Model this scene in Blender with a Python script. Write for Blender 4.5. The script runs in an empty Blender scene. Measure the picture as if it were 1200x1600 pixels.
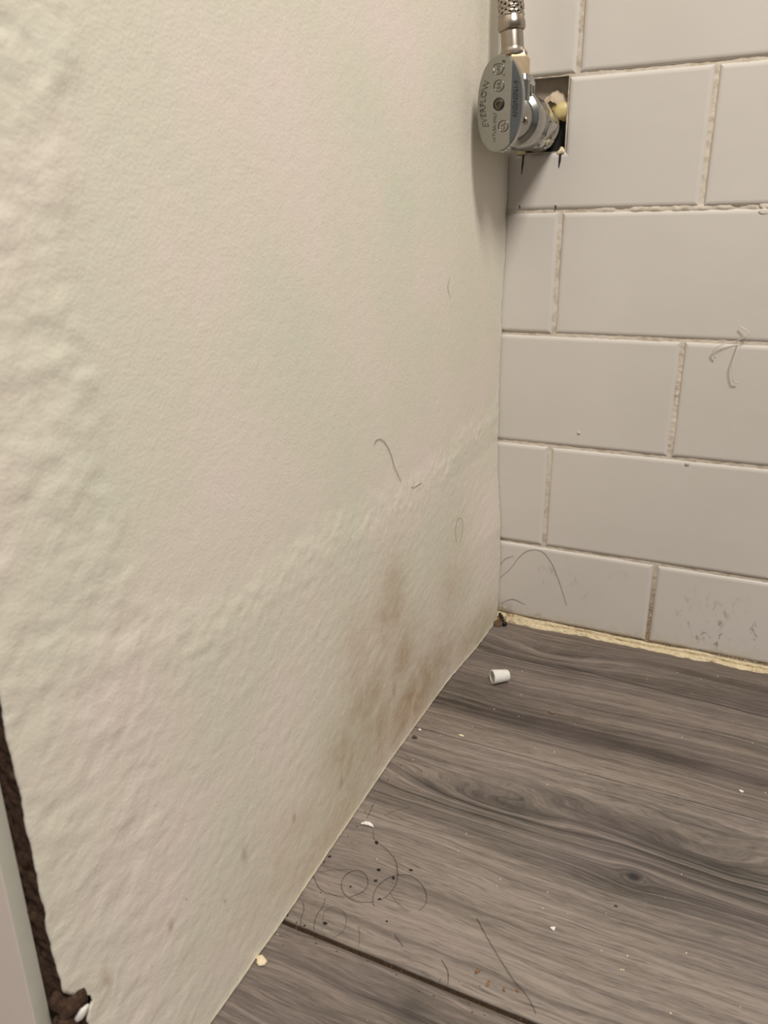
import bpy, bmesh, math, random
import numpy as np
from mathutils import Vector, Matrix, Quaternion

random.seed(7)
C = bpy.context.scene.collection
scene = bpy.context.scene

# ------------------------------------------------------------------ camera
cam_d = bpy.data.cameras.new('camera')
cam = bpy.data.objects.new('camera', cam_d); C.objects.link(cam)
cam_d.sensor_fit = 'VERTICAL'; cam_d.sensor_height = 24.0
cam_d.lens = 24.0 * 1206.27 / 1600.0
cam_d.clip_start = 0.005
_R = Vector((0.90502953, 0.42519122, -0.01157495))
_U = Vector((-0.13586249, 0.31475967, 0.93939754))
_F = Vector((-0.40306691, 0.84860991, -0.34263433))
cam.matrix_world = Matrix(((_R.x, _U.x, -_F.x, 0.15720074), (_R.y, _U.y, -_F.y, -0.53218989),
                           (_R.z, _U.z, -_F.z, 0.29028958), (0, 0, 0, 1)))
cam_d.dof.use_dof = True
cam_d.dof.focus_distance = 0.47
cam_d.dof.aperture_fstop = (cam_d.lens / 1000.0) / 0.0012      # 1.2 mm opening
scene.camera = cam

# ------------------------------------------------------------------ light
world = bpy.data.worlds.new('world'); scene.world = world; world.use_nodes = True
wbg = world.node_tree.nodes['Background']
wbg.inputs[0].default_value = (1.0, 0.995, 0.985, 1); wbg.inputs[1].default_value = 0.215
ld = bpy.data.lights.new('ceiling_lamp', 'AREA'); ld.shape = 'DISK'; ld.size = 0.30
ld.energy = 15.6; ld.color = (1.0, 0.955, 0.88)
lo = bpy.data.objects.new('ceiling_lamp', ld); C.objects.link(lo)
lo.location = (0.52, -0.68, 1.26)
lo.rotation_euler = (Vector((0.05, -0.1, 0.1)) - lo.location).to_track_quat('-Z', 'Y').to_euler()
vs = scene.view_settings
vs.view_transform = 'Standard'; vs.look = 'None'; vs.gamma = 1.0; vs.exposure = 0.0
vs.use_curve_mapping = False

# ------------------------------------------------------------------ helpers
def link(name, me, mat=None, parent=None):
    o = bpy.data.objects.new(name, me); C.objects.link(o)
    if mat is not None and me is not None and len(me.materials) == 0: me.materials.append(mat)
    if parent is not None: o.parent = parent
    return o
def mesh(verts, faces, smooth=True, sharp=None):
    me = bpy.data.meshes.new('mesh'); me.from_pydata([tuple(v) for v in verts], [], faces); me.update()
    if smooth:
        me.polygons.foreach_set('use_smooth', [True] * len(me.polygons))
        if sharp: me.set_sharp_from_angle(angle=math.radians(sharp))
    return me
def fix(me):
    bm = bmesh.new(); bm.from_mesh(me); bmesh.ops.recalc_face_normals(bm, faces=bm.faces); bm.to_mesh(me); bm.free()
    return me
def tag(o, label=None, cat=None, group=None, kind=None):
    if label: o['label'] = label
    if cat: o['category'] = cat
    if group: o['group'] = group
    if kind: o['kind'] = kind
    return o
def empty(name, loc=(0, 0, 0)):
    o = bpy.data.objects.new(name, None); C.objects.link(o); o.location = loc; o.empty_display_size = 0.01
    return o
def box_me(x0, x1, y0, y1, z0, z1, bevel=0.0, seg=2):
    bm = bmesh.new()
    bmesh.ops.create_cube(bm, size=1.0, matrix=Matrix.Translation(((x0+x1)/2, (y0+y1)/2, (z0+z1)/2)) @ Matrix.Diagonal((x1-x0, y1-y0, z1-z0, 1)))
    if bevel: bmesh.ops.bevel(bm, geom=bm.edges[:], offset=bevel, segments=seg, affect='EDGES', profile=0.5)
    me = bpy.data.meshes.new('mesh'); bm.to_mesh(me); bm.free()
    if bevel:
        me.polygons.foreach_set('use_smooth', [True]*len(me.polygons)); me.set_sharp_from_angle(angle=math.radians(40))
    return me
def frame(axis):
    a = Vector(axis).normalized()
    h = Vector((0, 0, 1)) if abs(a.z) < 0.9 else Vector((1, 0, 0))
    u = a.cross(h).normalized(); v = a.cross(u).normalized()
    return a, u, v
def lathe(base, axis, prof, n=40, cap=True, sharp=35, mod=None, phase=0.0):
    """prof: (distance along axis, radius); mod(angle, index) scales the radius"""
    a, u, v = frame(axis); b = Vector(base); V = []; Fc = []
    for k, (t, r) in enumerate(prof):
        for i in range(n):
            th = 2*math.pi*i/n + phase; rr = r*(mod(th, k) if mod else 1)
            V.append(b + a*t + (u*math.cos(th) + v*math.sin(th))*rr)
    for k in range(len(prof)-1):
        for i in range(n):
            j = (i+1) % n; Fc.append((k*n+i, k*n+j, (k+1)*n+j, (k+1)*n+i))
    if cap:
        Fc.append(tuple(range(n))[::-1]); Fc.append(tuple((len(prof)-1)*n+i for i in range(n)))
    return fix(mesh(V, Fc, True, sharp))
def catmull(pts, sub=6):
    P = [np.array(q, float) for q in pts]
    if len(P) < 3: 
        return [P[0]+(P[-1]-P[0])*t for t in np.linspace(0, 1, sub+1)]
    P = [2*P[0]-P[1]] + P + [2*P[-1]-P[-2]]; out = []
    for i in range(1, len(P)-2):
        for t in np.linspace(0, 1, sub, endpoint=False):
            a, b, c, d = P[i-1:i+3]
            out.append(0.5*((2*b)+(c-a)*t+(2*a-5*b+4*c-d)*t*t+(3*b-a-3*c+d)*t**3))
    out.append(P[-2]); return out
def tube_geo(pts, rad, n=6, closed_ends=True):
    pts = [Vector(q) for q in pts]; V = []; Fc = []; prev = None
    for i, q in enumerate(pts):
        t = (pts[min(i+1, len(pts)-1)] - pts[max(i-1, 0)])
        t = t.normalized() if t.length > 1e-9 else Vector((0, 0, 1))
        if prev is None: _, u, v = frame(t)
        else:
            u = (prev - t*prev.dot(t)); u = u.normalized() if u.length > 1e-6 else frame(t)[1]
            v = t.cross(u)
        prev = u; r = rad[i] if hasattr(rad, '__len__') else rad
        for k in range(n):
            th = 2*math.pi*k/n; V.append(q + (u*math.cos(th)+v*math.sin(th))*r)
    for i in range(len(pts)-1):
        for k in range(n):
            j = (k+1) % n; Fc.append((i*n+k, i*n+j, (i+1)*n+j, (i+1)*n+k))
    if closed_ends:
        Fc.append(tuple(range(n))[::-1]); Fc.append(tuple((len(pts)-1)*n+k for k in range(n)))
    return V, Fc
def tube(pts, rad, n=6):
    V, Fc = tube_geo(pts, rad, n); return fix(mesh(V, Fc))
def join_geo(parts):
    V = []; Fc = []
    for v, f in parts:
        o = len(V); V += list(v); Fc += [tuple(i+o for i in q) for q in f]
    return V, Fc
def _hash(ix, iy, seed):
    n = (ix.astype(np.int64)*374761393 + iy.astype(np.int64)*668265263 + seed*1274126177) & 0xffffffff
    n = ((n ^ (n >> 13))*1274126177) & 0xffffffff
    return ((n ^ (n >> 16)) & 0xffff)/65535.0*2-1
def vnoise(x, y, seed=0):
    x = np.asarray(x, float); y = np.asarray(y, float)
    ix = np.floor(x); iy = np.floor(y); fx = x-ix; fy = y-iy
    fx = fx*fx*fx*(fx*(fx*6-15)+10); fy = fy*fy*fy*(fy*(fy*6-15)+10)
    a = _hash(ix, iy, seed); b = _hash(ix+1, iy, seed); c = _hash(ix, iy+1, seed); d = _hash(ix+1, iy+1, seed)
    return (a*(1-fx)+b*fx)*(1-fy) + (c*(1-fx)+d*fx)*fy
def fbm(x, y, seed=0, octv=3, gain=0.5):
    s = 0; amp = 1
    for k in range(octv):
        cs, sn = math.cos(0.6*k), math.sin(0.6*k)
        s = s + amp*vnoise((x*cs-y*sn)*2**k + 13.1*k, (x*sn+y*cs)*2**k + 7.7*k, seed+k); amp *= gain
    return s
def sstep(a, b, x):
    t = np.clip((x-a)/(b-a), 0, 1); return t*t*(3-2*t)
def grid_mesh(P):
    """P: (n, m, 3) array of points"""
    n, m, _ = P.shape
    me = bpy.data.meshes.new('mesh')
    idx = np.arange(n*m).reshape(n, m)
    q = np.stack([idx[:-1, :-1], idx[1:, :-1], idx[1:, 1:], idx[:-1, 1:]], -1).reshape(-1, 4)
    me.vertices.add(n*m); me.vertices.foreach_set('co', P.reshape(-1).astype(np.float32))
    me.loops.add(q.size); me.loops.foreach_set('vertex_index', q.reshape(-1).astype(np.int32))
    me.polygons.add(len(q)); me.polygons.foreach_set('loop_start', np.arange(0, q.size, 4, dtype=np.int32))
    me.update(calc_edges=True); me.polygons.foreach_set('use_smooth', np.ones(len(q), bool)); me.validate()
    return me

# ------------------------------------------------------------------ materials
def lin(c):
    return tuple((v/255/12.92 if v/255 <= 0.04045 else ((v/255+0.055)/1.055)**2.4) for v in c) + (1,)
class NT:
    def __init__(s, name):
        s.m = bpy.data.materials.new(name); s.m.use_nodes = True; s.t = s.m.node_tree
        s.b = s.t.nodes['Principled BSDF']
        s.pos = s.t.nodes.new('ShaderNodeNewGeometry').outputs['Position']
    def n(s, typ, **kw):
        o = s.t.nodes.new(typ)
        for k, v in kw.items(): setattr(o, k, v)
        return o
    def put(s, sock, v):
        if isinstance(v, bpy.types.NodeSocket): s.t.links.new(v, sock)
        else: sock.default_value = v
    def math(s, op, a, b=0.0, c=None, clamp=False):
        o = s.n('ShaderNodeMath', operation=op, use_clamp=clamp); s.put(o.inputs[0], a); s.put(o.inputs[1], b)
        if c is not None: s.put(o.inputs[2], c)
        return o.outputs[0]
    def xyz(s, v=None):
        o = s.n('ShaderNodeSeparateXYZ'); s.put(o.inputs[0], v if v is not None else s.pos); return o.outputs
    def comb(s, x, y, z=0.0):
        o = s.n('ShaderNodeCombineXYZ'); s.put(o.inputs[0], x); s.put(o.inputs[1], y); s.put(o.inputs[2], z); return o.outputs[0]
    def noise(s, vec, scale=1.0, detail=2.0, rough=0.5, dist=0.0, color=False):
        o = s.n('ShaderNodeTexNoise'); s.put(o.inputs['Vector'], vec); o.inputs['Scale'].default_value = scale
        o.inputs['Detail'].default_value = detail; o.inputs['Roughness'].default_value = rough; o.inputs['Distortion'].default_value = dist
        return o.outputs['Color' if color else 'Fac']
    def scaled(s, sx, sy, sz, off=(0, 0, 0)):
        o = s.n('ShaderNodeMapping'); s.put(o.inputs[0], s.pos); o.inputs['Scale'].default_value = (sx, sy, sz); o.inputs['Location'].default_value = off
        return o.outputs[0]
    def ramp(s, f, stops):
        o = s.n('ShaderNodeValToRGB'); s.put(o.inputs[0], f); e = o.color_ramp.elements
        while len(e) < len(stops): e.new(0.5)
        for el, (p, c) in zip(e, stops): el.position = p; el.color = c if len(c) == 4 else lin(c)
        return o.outputs[0]
    def mix(s, f, a, b, mode='MIX'):
        o = s.n('ShaderNodeMix', data_type='RGBA', blend_type=mode)
        s.put(o.inputs[0], f); s.put(o.inputs[6], a); s.put(o.inputs[7], b); return o.outputs[2]
    def rng(s, v, a, b, c=0.0, d=1.0):
        o = s.n('ShaderNodeMapRange', interpolation_type='SMOOTHSTEP'); s.put(o.inputs[0], v)
        for k, q in enumerate((a, b, c, d)): o.inputs[k+1].default_value = q
        return o.outputs[0]
    def blob(s, u, v, u0, v0, su, sv, amp=1.0):
        a = s.math('MULTIPLY', s.math('SUBTRACT', u, u0), 1/su); b = s.math('MULTIPLY', s.math('SUBTRACT', v, v0), 1/sv)
        r = s.math('ADD', s.math('MULTIPLY', a, a), s.math('MULTIPLY', b, b))
        e = s.math('POWER', 2.718, s.math('MULTIPLY', r, -1.0)); return s.math('MULTIPLY', e, amp)
    def bump(s, h, strength, dist, prev=None):
        o = s.n('ShaderNodeBump'); o.inputs['Strength'].default_value = strength; o.inputs['Distance'].default_value = dist
        s.put(o.inputs['Height'], h)
        if prev is not None: s.put(o.inputs['Normal'], prev)
        return o.outputs[0]
    def done(s, color, rough=0.5, metal=0.0, normal=None, spec=0.5):
        s.put(s.b.inputs['Base Color'], color); s.put(s.b.inputs['Roughness'], rough); s.b.inputs['Metallic'].default_value = metal
        s.b.inputs['Specular IOR Level'].default_value = spec
        if normal is not None: s.put(s.b.inputs['Normal'], normal)
        return s.m

M = {}
def simple(name, c, rough=0.6, metal=0.0, var=0.12, scale=900, spec=0.5, bump=0.0):
    t = NT(name); f = t.noise(t.scaled(1, 1, 1), scale, 3)
    c0 = lin(c); a = tuple(v*(1-var) for v in c0[:3])+(1,); b = tuple(min(1, v*(1+var)) for v in c0[:3])+(1,)
    col = t.ramp(f, [(0.25, a), (0.75, b)])
    return t.done(col, rough, metal, t.bump(f, bump, 0.0003) if bump else None, spec)

# glazed tile, with faint unevenness of the glaze and scuffs on the bottom course
t = NT('glazed_tile')
x, y, z = t.xyz()
big = t.noise(t.scaled(1, 1, 1), 9, 2); wav = t.noise(t.scaled(1, 1, 1), 60, 2)
col = t.ramp(big, [(0.3, (205, 198, 190)), (0.7, (211, 204, 197))])
scf = t.math('MULTIPLY', t.rng(t.noise(t.scaled(150, 1, 90, (3, 0, 1)), 1, 5, 0.65, 0.8), 0.56, 0.66), t.rng(z, 0.070, 0.02))
scf = t.math('MULTIPLY', scf, t.rng(t.noise(t.scaled(20, 1, 20, (5.3, 0, 0)), 1, 2), 0.42, 0.62))
col = t.mix(t.math('MULTIPLY', scf, 0.65), col, lin((124, 98, 82)))
low = t.math('MULTIPLY', t.rng(z, 0.016, 0.003), t.rng(t.noise(t.scaled(160, 1, 160), 1, 4), 0.35, 0.65))
col = t.mix(t.math('MULTIPLY', low, 0.55), col, lin((196, 176, 130)))
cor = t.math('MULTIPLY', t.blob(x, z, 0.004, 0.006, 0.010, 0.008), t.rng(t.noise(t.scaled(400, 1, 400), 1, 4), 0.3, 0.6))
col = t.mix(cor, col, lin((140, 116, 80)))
M['tile'] = t.done(col, t.math('ADD', 0.20, t.math('MULTIPLY', scf, 0.4)), 0, t.bump(wav, 0.12, 0.002), 0.5)

t = NT('grout')
g = t.noise(t.scaled(1, 1, 1), 1400, 4, 0.6); g2 = t.noise(t.scaled(1, 1, 1), 160, 3); x, y, z = t.xyz()
col = t.mix(t.rng(g2, 0.45, 0.7), lin((210, 199, 184)), lin((186, 172, 154)))
dirt = t.math('MULTIPLY', t.rng(z, 0.075, 0.02), t.rng(g, 0.3, 0.6)); col = t.mix(dirt, col, lin((138, 114, 84)))
M['grout'] = t.done(col, 0.9, 0, t.bump(g, 0.6, 0.0004), 0.2)

# painted panel: cream paint, fine orange-peel, water stains
t = NT('panel_paint')
x, y, z = t.xyz()
hue = t.noise(t.scaled(1, 1, 1), 14, 3)
col = t.ramp(hue, [(0.30, (235, 221, 211)), (0.50, (229, 221, 205)), (0.72, (222, 220, 201))])
st = None
for (y0, z0, sy, sz, a) in [(-0.195, 0.100, 0.022, 0.026, 0.75), (-0.180, 0.062, 0.030, 0.024, 0.7), (-0.225, 0.060, 0.030, 0.022, 0.75), (-0.250, 0.045, 0.026, 0.026, 0.7),
                            (-0.160, 0.022, 0.075, 0.028, 0.95), (-0.100, 0.070, 0.035, 0.040, 0.35), (-0.26, 0.012, 0.06, 0.02, 0.6), (-0.06, 0.012, 0.05, 0.02, 0.6), (-0.30, 0.03, 0.05, 0.03, 0.35), (-0.235, 0.085, 0.020, 0.03, 0.5), (-0.21, 0.03, 0.05, 0.03, 0.7)]:
    b = t.blob(y, z, y0, z0, sy, sz, a); st = b if st is None else t.math('MAXIMUM', st, b)
blot = t.noise(t.comb(t.math('MULTIPLY', y, 60), t.math('MULTIPLY', z, 60), 0.0), 1, 5, 0.65, 0.5)
stm = t.math('MULTIPLY', st, t.rng(blot, 0.28, 0.70, 0.42, 1.0))
col = t.mix(t.math('MULTIPLY', stm, 0.95), col, lin((176, 144, 110)))
fle = t.noise(t.comb(t.math('MULTIPLY', y, 150), t.math('MULTIPLY', z, 100), 3.0), 1, 4, 0.6)
spk = t.math('MULTIPLY', t.rng(fle, 0.68, 0.76), t.rng(z, 0.15, 0.06)); col = t.mix(t.math('MULTIPLY', spk, 0.4), col, lin((128, 106, 80)))
for (y0, z0, sy, sz) in [(-0.4096, 0.070, 0.0018, 0.0035), (-0.3367, 0.0559, 0.0020, 0.0040), (-0.3803, 0.0628, 0.0014, 0.0030), (-0.255, 0.030, 0.002, 0.004), (-0.19, 0.045, 0.0025, 0.005), (-0.30, 0.045, 0.0015, 0.003)]:
    col = t.mix(t.blob(y, z, y0, z0, sy, sz, 0.45), col, lin((158, 124, 104)))
edge = t.rng(z, 0.004, 0.0005); col = t.mix(t.math('MULTIPLY', edge, 0.6), col, lin((232, 222, 192)))
fine = t.noise(t.scaled(1, 1, 1), 900, 3, 0.55); mid = t.noise(t.scaled(1, 1, 1), 260, 3, 0.5)
nrm = t.bump(fine, 0.30, 0.0006, t.bump(mid, 0.12, 0.0012))
M['paint'] = t.done(col, t.math('ADD', 0.48, t.math('MULTIPLY', stm, 0.2)), 0, nrm, 0.35)

M['front_paint'] = simple('front_paint', (244, 228, 218), 0.45, 0, 0.015, 300, 0.4, 0.05)
M['front_edge'] = simple('front_paint_edge_shade', (200, 195, 180), 0.5, 0, 0.03, 200, 0.4, 0.08)  # same front paint, with the edge's different lighting put into the colour
t = NT('particleboard')
f = t.noise(t.scaled(1, 1, 1), 520, 6, 0.75, 0.6)
col = t.ramp(f, [(0.25, (52, 39, 32)), (0.48, (84, 64, 53)), (0.62, (106, 82, 66)), (0.8, (150, 116, 80))])
M['core'] = t.done(col, 0.95, 0, t.bump(f, 1.0, 0.0015), 0.15)

# vinyl planks: figure lines follow H, bent round knots and cathedral figures
def wood(name, knots, cath, tone, seed, prints=(), smear=None, darkbands=()):
    t = NT(name); x, y, z = t.xyz()
    wob = t.noise(t.comb(t.math('MULTIPLY', x, 9), t.math('MULTIPLY', y, 30), seed), 1, 3, 0.5)
    H = t.math('ADD', y, t.math('MULTIPLY', t.math('SUBTRACT', wob, 0.5), 0.016))
    for (x0, y0, sx, sy, A) in cath: H = t.math('ADD', H, t.blob(x, y, x0, y0, sx, sy, A))
    kn = None
    for (x0, y0, R, el) in knots:
        dx = t.math('MULTIPLY', t.math('SUBTRACT', x, x0), 1/el); dy = t.math('SUBTRACT', y, y0)
        r2 = t.math('ADD', t.math('MULTIPLY', dx, dx), t.math('ADD', t.math('MULTIPLY', dy, dy), (R*0.5)**2))
        fall = t.blob(x, y, x0, y0, R*14, R*5)
        H = t.math('SUBTRACT', H, t.math('MULTIPLY', fall, t.math('DIVIDE', t.math('MULTIPLY', dy, R*R*1.6), r2)))
        k = t.blob(x, y, x0, y0, R*0.85, R*0.6); kn = k if kn is None else t.math('MAXIMUM', kn, k)
    streak = t.noise(t.comb(t.math('MULTIPLY', x, 60), t.math('MULTIPLY', H, 950), seed), 1, 6, 0.75)
    dash = t.noise(t.comb(t.math('MULTIPLY', x, 110), t.math('MULTIPLY', H, 1500), seed+6), 1, 2, 0.5)
    lines = t.noise(t.comb(t.math('MULTIPLY', x, 3.5), t.math('MULTIPLY', H, 330), seed+4), 1, 4, 0.62)
    broad = t.noise(t.comb(t.math('MULTIPLY', x, 5), t.math('MULTIPLY', H, 52), seed+9), 1, 2, 0.5)
    v = t.math('ADD', t.math('MULTIPLY', streak, 0.42), t.math('ADD', t.math('MULTIPLY', lines, 0.42), t.math('MULTIPLY', broad, 0.26)))
    figm = None
    for (x0, y0, sx, sy, A) in cath:
        b = t.blob(x, y, x0, y0, sx*1.1, sy*1.3); figm = b if figm is None else t.math('MAXIMUM', figm, b)
    if figm is not None:
        ring = t.noise(t.comb(t.math('MULTIPLY', x, 2), t.math('MULTIPLY', H, 330), seed+2), 1, 2, 0.5)
        v = t.math('ADD', v, t.math('MULTIPLY', figm, t.math('SUBTRACT', t.math('MULTIPLY', ring, 0.80), 0.46)))
    for (x0, y0, sx, sy, A) in darkbands: v = t.math('SUBTRACT', v, t.blob(x, y, x0, y0, sx, sy, A))
    d, m_, l_ = tone
    col = t.ramp(v, [(0.37, d), (0.53, m_), (0.66, l_), (0.85, tuple(min(255, c*1.12) for c in l_))])
    col = t.mix(t.math('MULTIPLY', t.rng(dash, 0.57, 0.66), 0.36), col, lin((62, 54, 49)))
    hue = t.noise(t.scaled(14, 30, 1, (seed, 0, 0)), 1, 2)
    col = t.mix(t.math('MULTIPLY', t.rng(hue, 0.4, 0.7), 0.30), col, t.mix(0.5, col, lin((138, 122, 124))))
    if kn is not None: col = t.mix(t.rng(kn, 0.15, 0.9), col, lin((44, 41, 40)))
    for (x0, x1, ya, yb) in prints:      # dark check lines printed in the figure
        sl = (yb-ya)/(x1-x0)
        yy = t.math('ADD', t.math('MULTIPLY', t.math('SUBTRACT', x, x0), sl), ya)
        yy = t.math('ADD', yy, t.math('MULTIPLY', t.math('SUBTRACT', t.noise(t.comb(t.math('MULTIPLY', x, 40), 0.0, seed), 1, 2), 0.5), 0.003))
        dist = t.math('ABSOLUTE', t.math('SUBTRACT', y, yy))
        msk = t.math('MULTIPLY', t.rng(dist, 0.0012, 0.0003), t.math('MULTIPLY', t.rng(x, x0, x0+0.01), t.rng(x, x1, x1-0.02)))
        col = t.mix(t.math('MULTIPLY', msk, 0.75), col, lin((52, 46, 42)))
    if smear:
        col = t.mix(t.blob(x, y, *smear, 0.55), col, lin((58, 54, 52)))
    edge_n = t.noise(t.scaled(600, 600, 600), 1, 3)
    relief = t.bump(streak, 0.35, 0.0006)
    return t.done(col, t.math('ADD', 0.40, t.math('MULTIPLY', edge_n, 0.14)), 0, relief, 0.45)
TONE1 = ((62, 54, 48), (108, 97, 89), (142, 130, 120)); TONE2 = ((62, 57, 52), (116, 106, 98), (152, 140, 130)); TONE3 = ((52, 47, 43), (106, 96, 88), (146, 133, 123))
M['plankA'] = wood('plank_vinyl_near_wall', [], [(0.062, -0.042, 0.05, 0.016, 0.010)], TONE1, 1.3,
                   [(0.004, 0.088, -0.0533, -0.0549), (0.060, 0.60, -0.0500, -0.083)], None, [(0.08, -0.125, 0.16, 0.007, 0.16), (0.02, -0.105, 0.05, 0.010, 0.08), (0.25, -0.04, 0.2, 0.02, 0.08)])
M['plankB'] = wood('plank_vinyl_knotty', [(0.1402, -0.2246, 0.0046, 1.6), (0.1354, -0.2455, 0.0013, 1.2)],
                   [(0.055, -0.207, 0.055, 0.014, 0.016), (0.165, -0.200, 0.085, 0.020, 0.020), (0.42, -0.23, 0.12, 0.02, 0.02)], TONE2, 4.7, [], None,
                   [(0.060, -0.204, 0.035, 0.009, 0.09), (0.16, -0.205, 0.08, 0.016, 0.05), (0.13, -0.235, 0.09, 0.008, 0.08), (0.08, -0.285, 0.14, 0.03, -0.07)])
M['plankC'] = wood('plank_vinyl_front', [], [(-0.2, -0.40, 0.1, 0.02, 0.015)], TONE3, 9.1, [], (0.0702, -0.331, 0.006, 0.010))
t = NT('seam_dirt'); f = t.noise(t.scaled(1, 1, 1), 900, 4, 0.7)
M['dirt'] = t.done(t.ramp(f, [(0.3, (34, 25, 18)), (0.6, (70, 52, 36)), (0.8, (110, 86, 58))]), 0.95, 0, t.bump(f, 1, 0.001), 0.2)
t = NT('caulk'); f = t.noise(t.scaled(1, 1, 1), 420, 5, 0.7); x, y, z = t.xyz()
col = t.ramp(f, [(0.28, (170, 146, 110)), (0.44, (214, 196, 160)), (0.7, (232, 218, 190))])
col = t.mix(t.math('MULTIPLY', t.rng(x, 0.035, 0.0), t.rng(t.noise(t.scaled(300, 300, 300), 1, 4), 0.35, 0.6)), col, lin((134, 104, 62)))
M['caulk'] = t.done(col, 0.85, 0, t.bump(f, 0.8, 0.0012), 0.25)
M['chrome'] = simple('brushed_chrome', (160, 160, 154), 0.22, 1.0, 0.06, 700)
M['chrome_pol'] = simple('polished_chrome', (172, 171, 165), 0.10, 1.0, 0.03, 300)
M['chrome_txt'] = simple('chrome_lettering_relief_shade', (112, 110, 104), 0.22, 1.0, 0.05, 900)  # handle chrome darkened, so relief shading of the letters is in the colour
M['steel'] = simple('braided_steel', (186, 176, 162), 0.28, 1.0, 0.08, 500)
M['nickel'] = simple('dull_nickel', (170, 158, 146), 0.30, 1.0, 0.06, 300)
M['brass'] = simple('pale_brass', (198, 176, 144), 0.36, 0.5, 0.10, 300)
M['screw'] = simple('dark_screw', (104, 96, 86), 0.3, 1.0, 0.1, 900)
M['pvc'] = simple('pipe_white', (205, 186, 164), 0.5, 0, 0.05, 300)
M['foam'] = simple('yellow_foam', (200, 182, 126), 0.42, 0, 0.12, 240, 0.5, 0.4)
M['board'] = simple('grey_backer', (150, 140, 128), 0.9, 0, 0.10, 200, 0.2, 0.5)
M['board_torn'] = simple('torn_backer_paper', (190, 172, 150), 0.9, 0, 0.10, 200, 0.2, 0.5)
M['black'] = simple('black_grit_and_recess_shade', (22, 19, 18), 0.7, 0, 0.2, 900)  # grit and scraps, also the painted dark of pipe hole and screw recess
M['ink'] = simple('marker_ink', (38, 30, 44), 0.6, 0, 0.2, 900)
M['hair'] = simple('hair_dark', (48, 38, 32), 0.5, 0, 0.1, 300)
M['hair_faint'] = simple('hair_brown', (92, 78, 66), 0.5, 0, 0.1, 300)
M['white_chip'] = simple('white_paint_chip', (236, 230, 222), 0.6, 0, 0.05, 600, 0.3, 0.3)
M['cream_chip'] = simple('cream_chip', (232, 214, 182), 0.7, 0, 0.06, 600, 0.3, 0.3)
M['brown_bit'] = simple('brown_crumb', (92, 70, 50), 0.9, 0, 0.25, 700)
M['rust_bit'] = simple('rust_crumb', (136, 102, 72), 0.9, 0, 0.25, 700)
M['fibre'] = simple('pale_fibre', (212, 202, 190), 0.7, 0, 0.06, 400)
t = NT('translucent_plastic'); f = t.noise(t.scaled(1, 1, 1), 300, 2)
t.b.inputs['Subsurface Weight'].default_value = 0.35; t.b.inputs['Subsurface Radius'].default_value = (0.004, 0.004, 0.0035); t.b.inputs['Subsurface Scale'].default_value = 1.0
M['plastic'] = t.done(t.ramp(f, [(0.3, (226, 222, 214)), (0.7, (234, 231, 224))]), 0.35, 0, None, 0.5)
FLOOR_HAIRS =  [[(0.014, -0.2485), (0.0177, -0.2545), (0.0249, -0.2576), (0.0326, -0.2624), (0.0372, -0.2692), (0.0394, -0.2758), (0.0388, -0.2826), (0.0365, -0.2872)], [(0.0229, -0.2912), (0.025, -0.2894), (0.0275, -0.2855), (0.027, -0.2806), (0.0231, -0.2766), (0.0184, -0.2766), (0.0153, -0.2811), (0.0163, -0.2873), (0.0209, -0.2917), (0.0272, -0.2924), (0.034, -0.2897)], [(0.0357, -0.2916), (0.0338, -0.2894), (0.0324, -0.2855), (0.0323, -0.28), (0.0349, -0.2741), (0.0391, -0.2703), (0.0445, -0.2688), (0.0509, -0.2716), (0.055, -0.2761), (0.0562, -0.2809), (0.0549, -0.2855)], [(0.001, -0.2877), (0.0046, -0.2908), (0.008, -0.2934), (0.0117, -0.2945), (0.0166, -0.2936), (0.0207, -0.2927)], [(0.0028, -0.2841), (0.0075, -0.2813), (0.0125, -0.2787), (0.016, -0.2764)], [(0.0128, -0.2963), (0.0143, -0.3018), (0.0143, -0.307), (0.0158, -0.3122), (0.0169, -0.3138)], [(0.0043, -0.3029), (0.0074, -0.3067), (0.0086, -0.3113), (0.0108, -0.3153)], [(0.0189, -0.31), (0.0165, -0.3043), (0.0185, -0.2999), (0.0238, -0.3001), (0.0275, -0.3035), (0.0289, -0.3095), (0.0263, -0.314)], [(0.0336, -0.3041), (0.0364, -0.3078), (0.0385, -0.3131)], [(0.0503, -0.3014), (0.0535, -0.3039), (0.056, -0.3051)], [(0.039, -0.2816), (0.0426, -0.2845), (0.0472, -0.2868), (0.0512, -0.2876)], [(0.0801, -0.2781), (0.086, -0.2846), (0.0933, -0.2918), (0.1029, -0.3005), (0.1111, -0.3061), (0.1158, -0.3113)], [(0.0733, -0.3043), (0.0779, -0.3088), (0.08, -0.3142)], [(0.0059, -0.2303), (0.0074, -0.2429)], [(0.0148, -0.237), (0.0195, -0.2309), (0.0247, -0.2259)]]
PANEL_HAIRS =  [[(-0.2115, 0.1942), (-0.2098, 0.1959), (-0.205, 0.1955), (-0.199, 0.1917), (-0.1929, 0.1846), (-0.1892, 0.1775), (-0.1839, 0.1709), (-0.1805, 0.1668)], [(-0.1681, 0.1598), (-0.1613, 0.1582), (-0.1531, 0.158)], [(-0.0938, 0.1), (-0.0963, 0.1099), (-0.0907, 0.1152), (-0.0823, 0.1108), (-0.0838, 0.1024), (-0.0876, 0.0977)], [(-0.1123, 0.2655), (-0.115, 0.2599), (-0.1096, 0.254)]]
TILE_HAIRS =  [[(0.0032, 0.0348), (0.0116, 0.0447), (0.0187, 0.0562), (0.026, 0.0625), (0.0353, 0.063), (0.0433, 0.0544), (0.0486, 0.0433), (0.0531, 0.0319), (0.0565, 0.0224)], [(0.0037, 0.0463), (0.0073, 0.0521), (0.014, 0.0557)], [(0.006, 0.0141), (0.0147, 0.0191), (0.0246, 0.0168)]]
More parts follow.
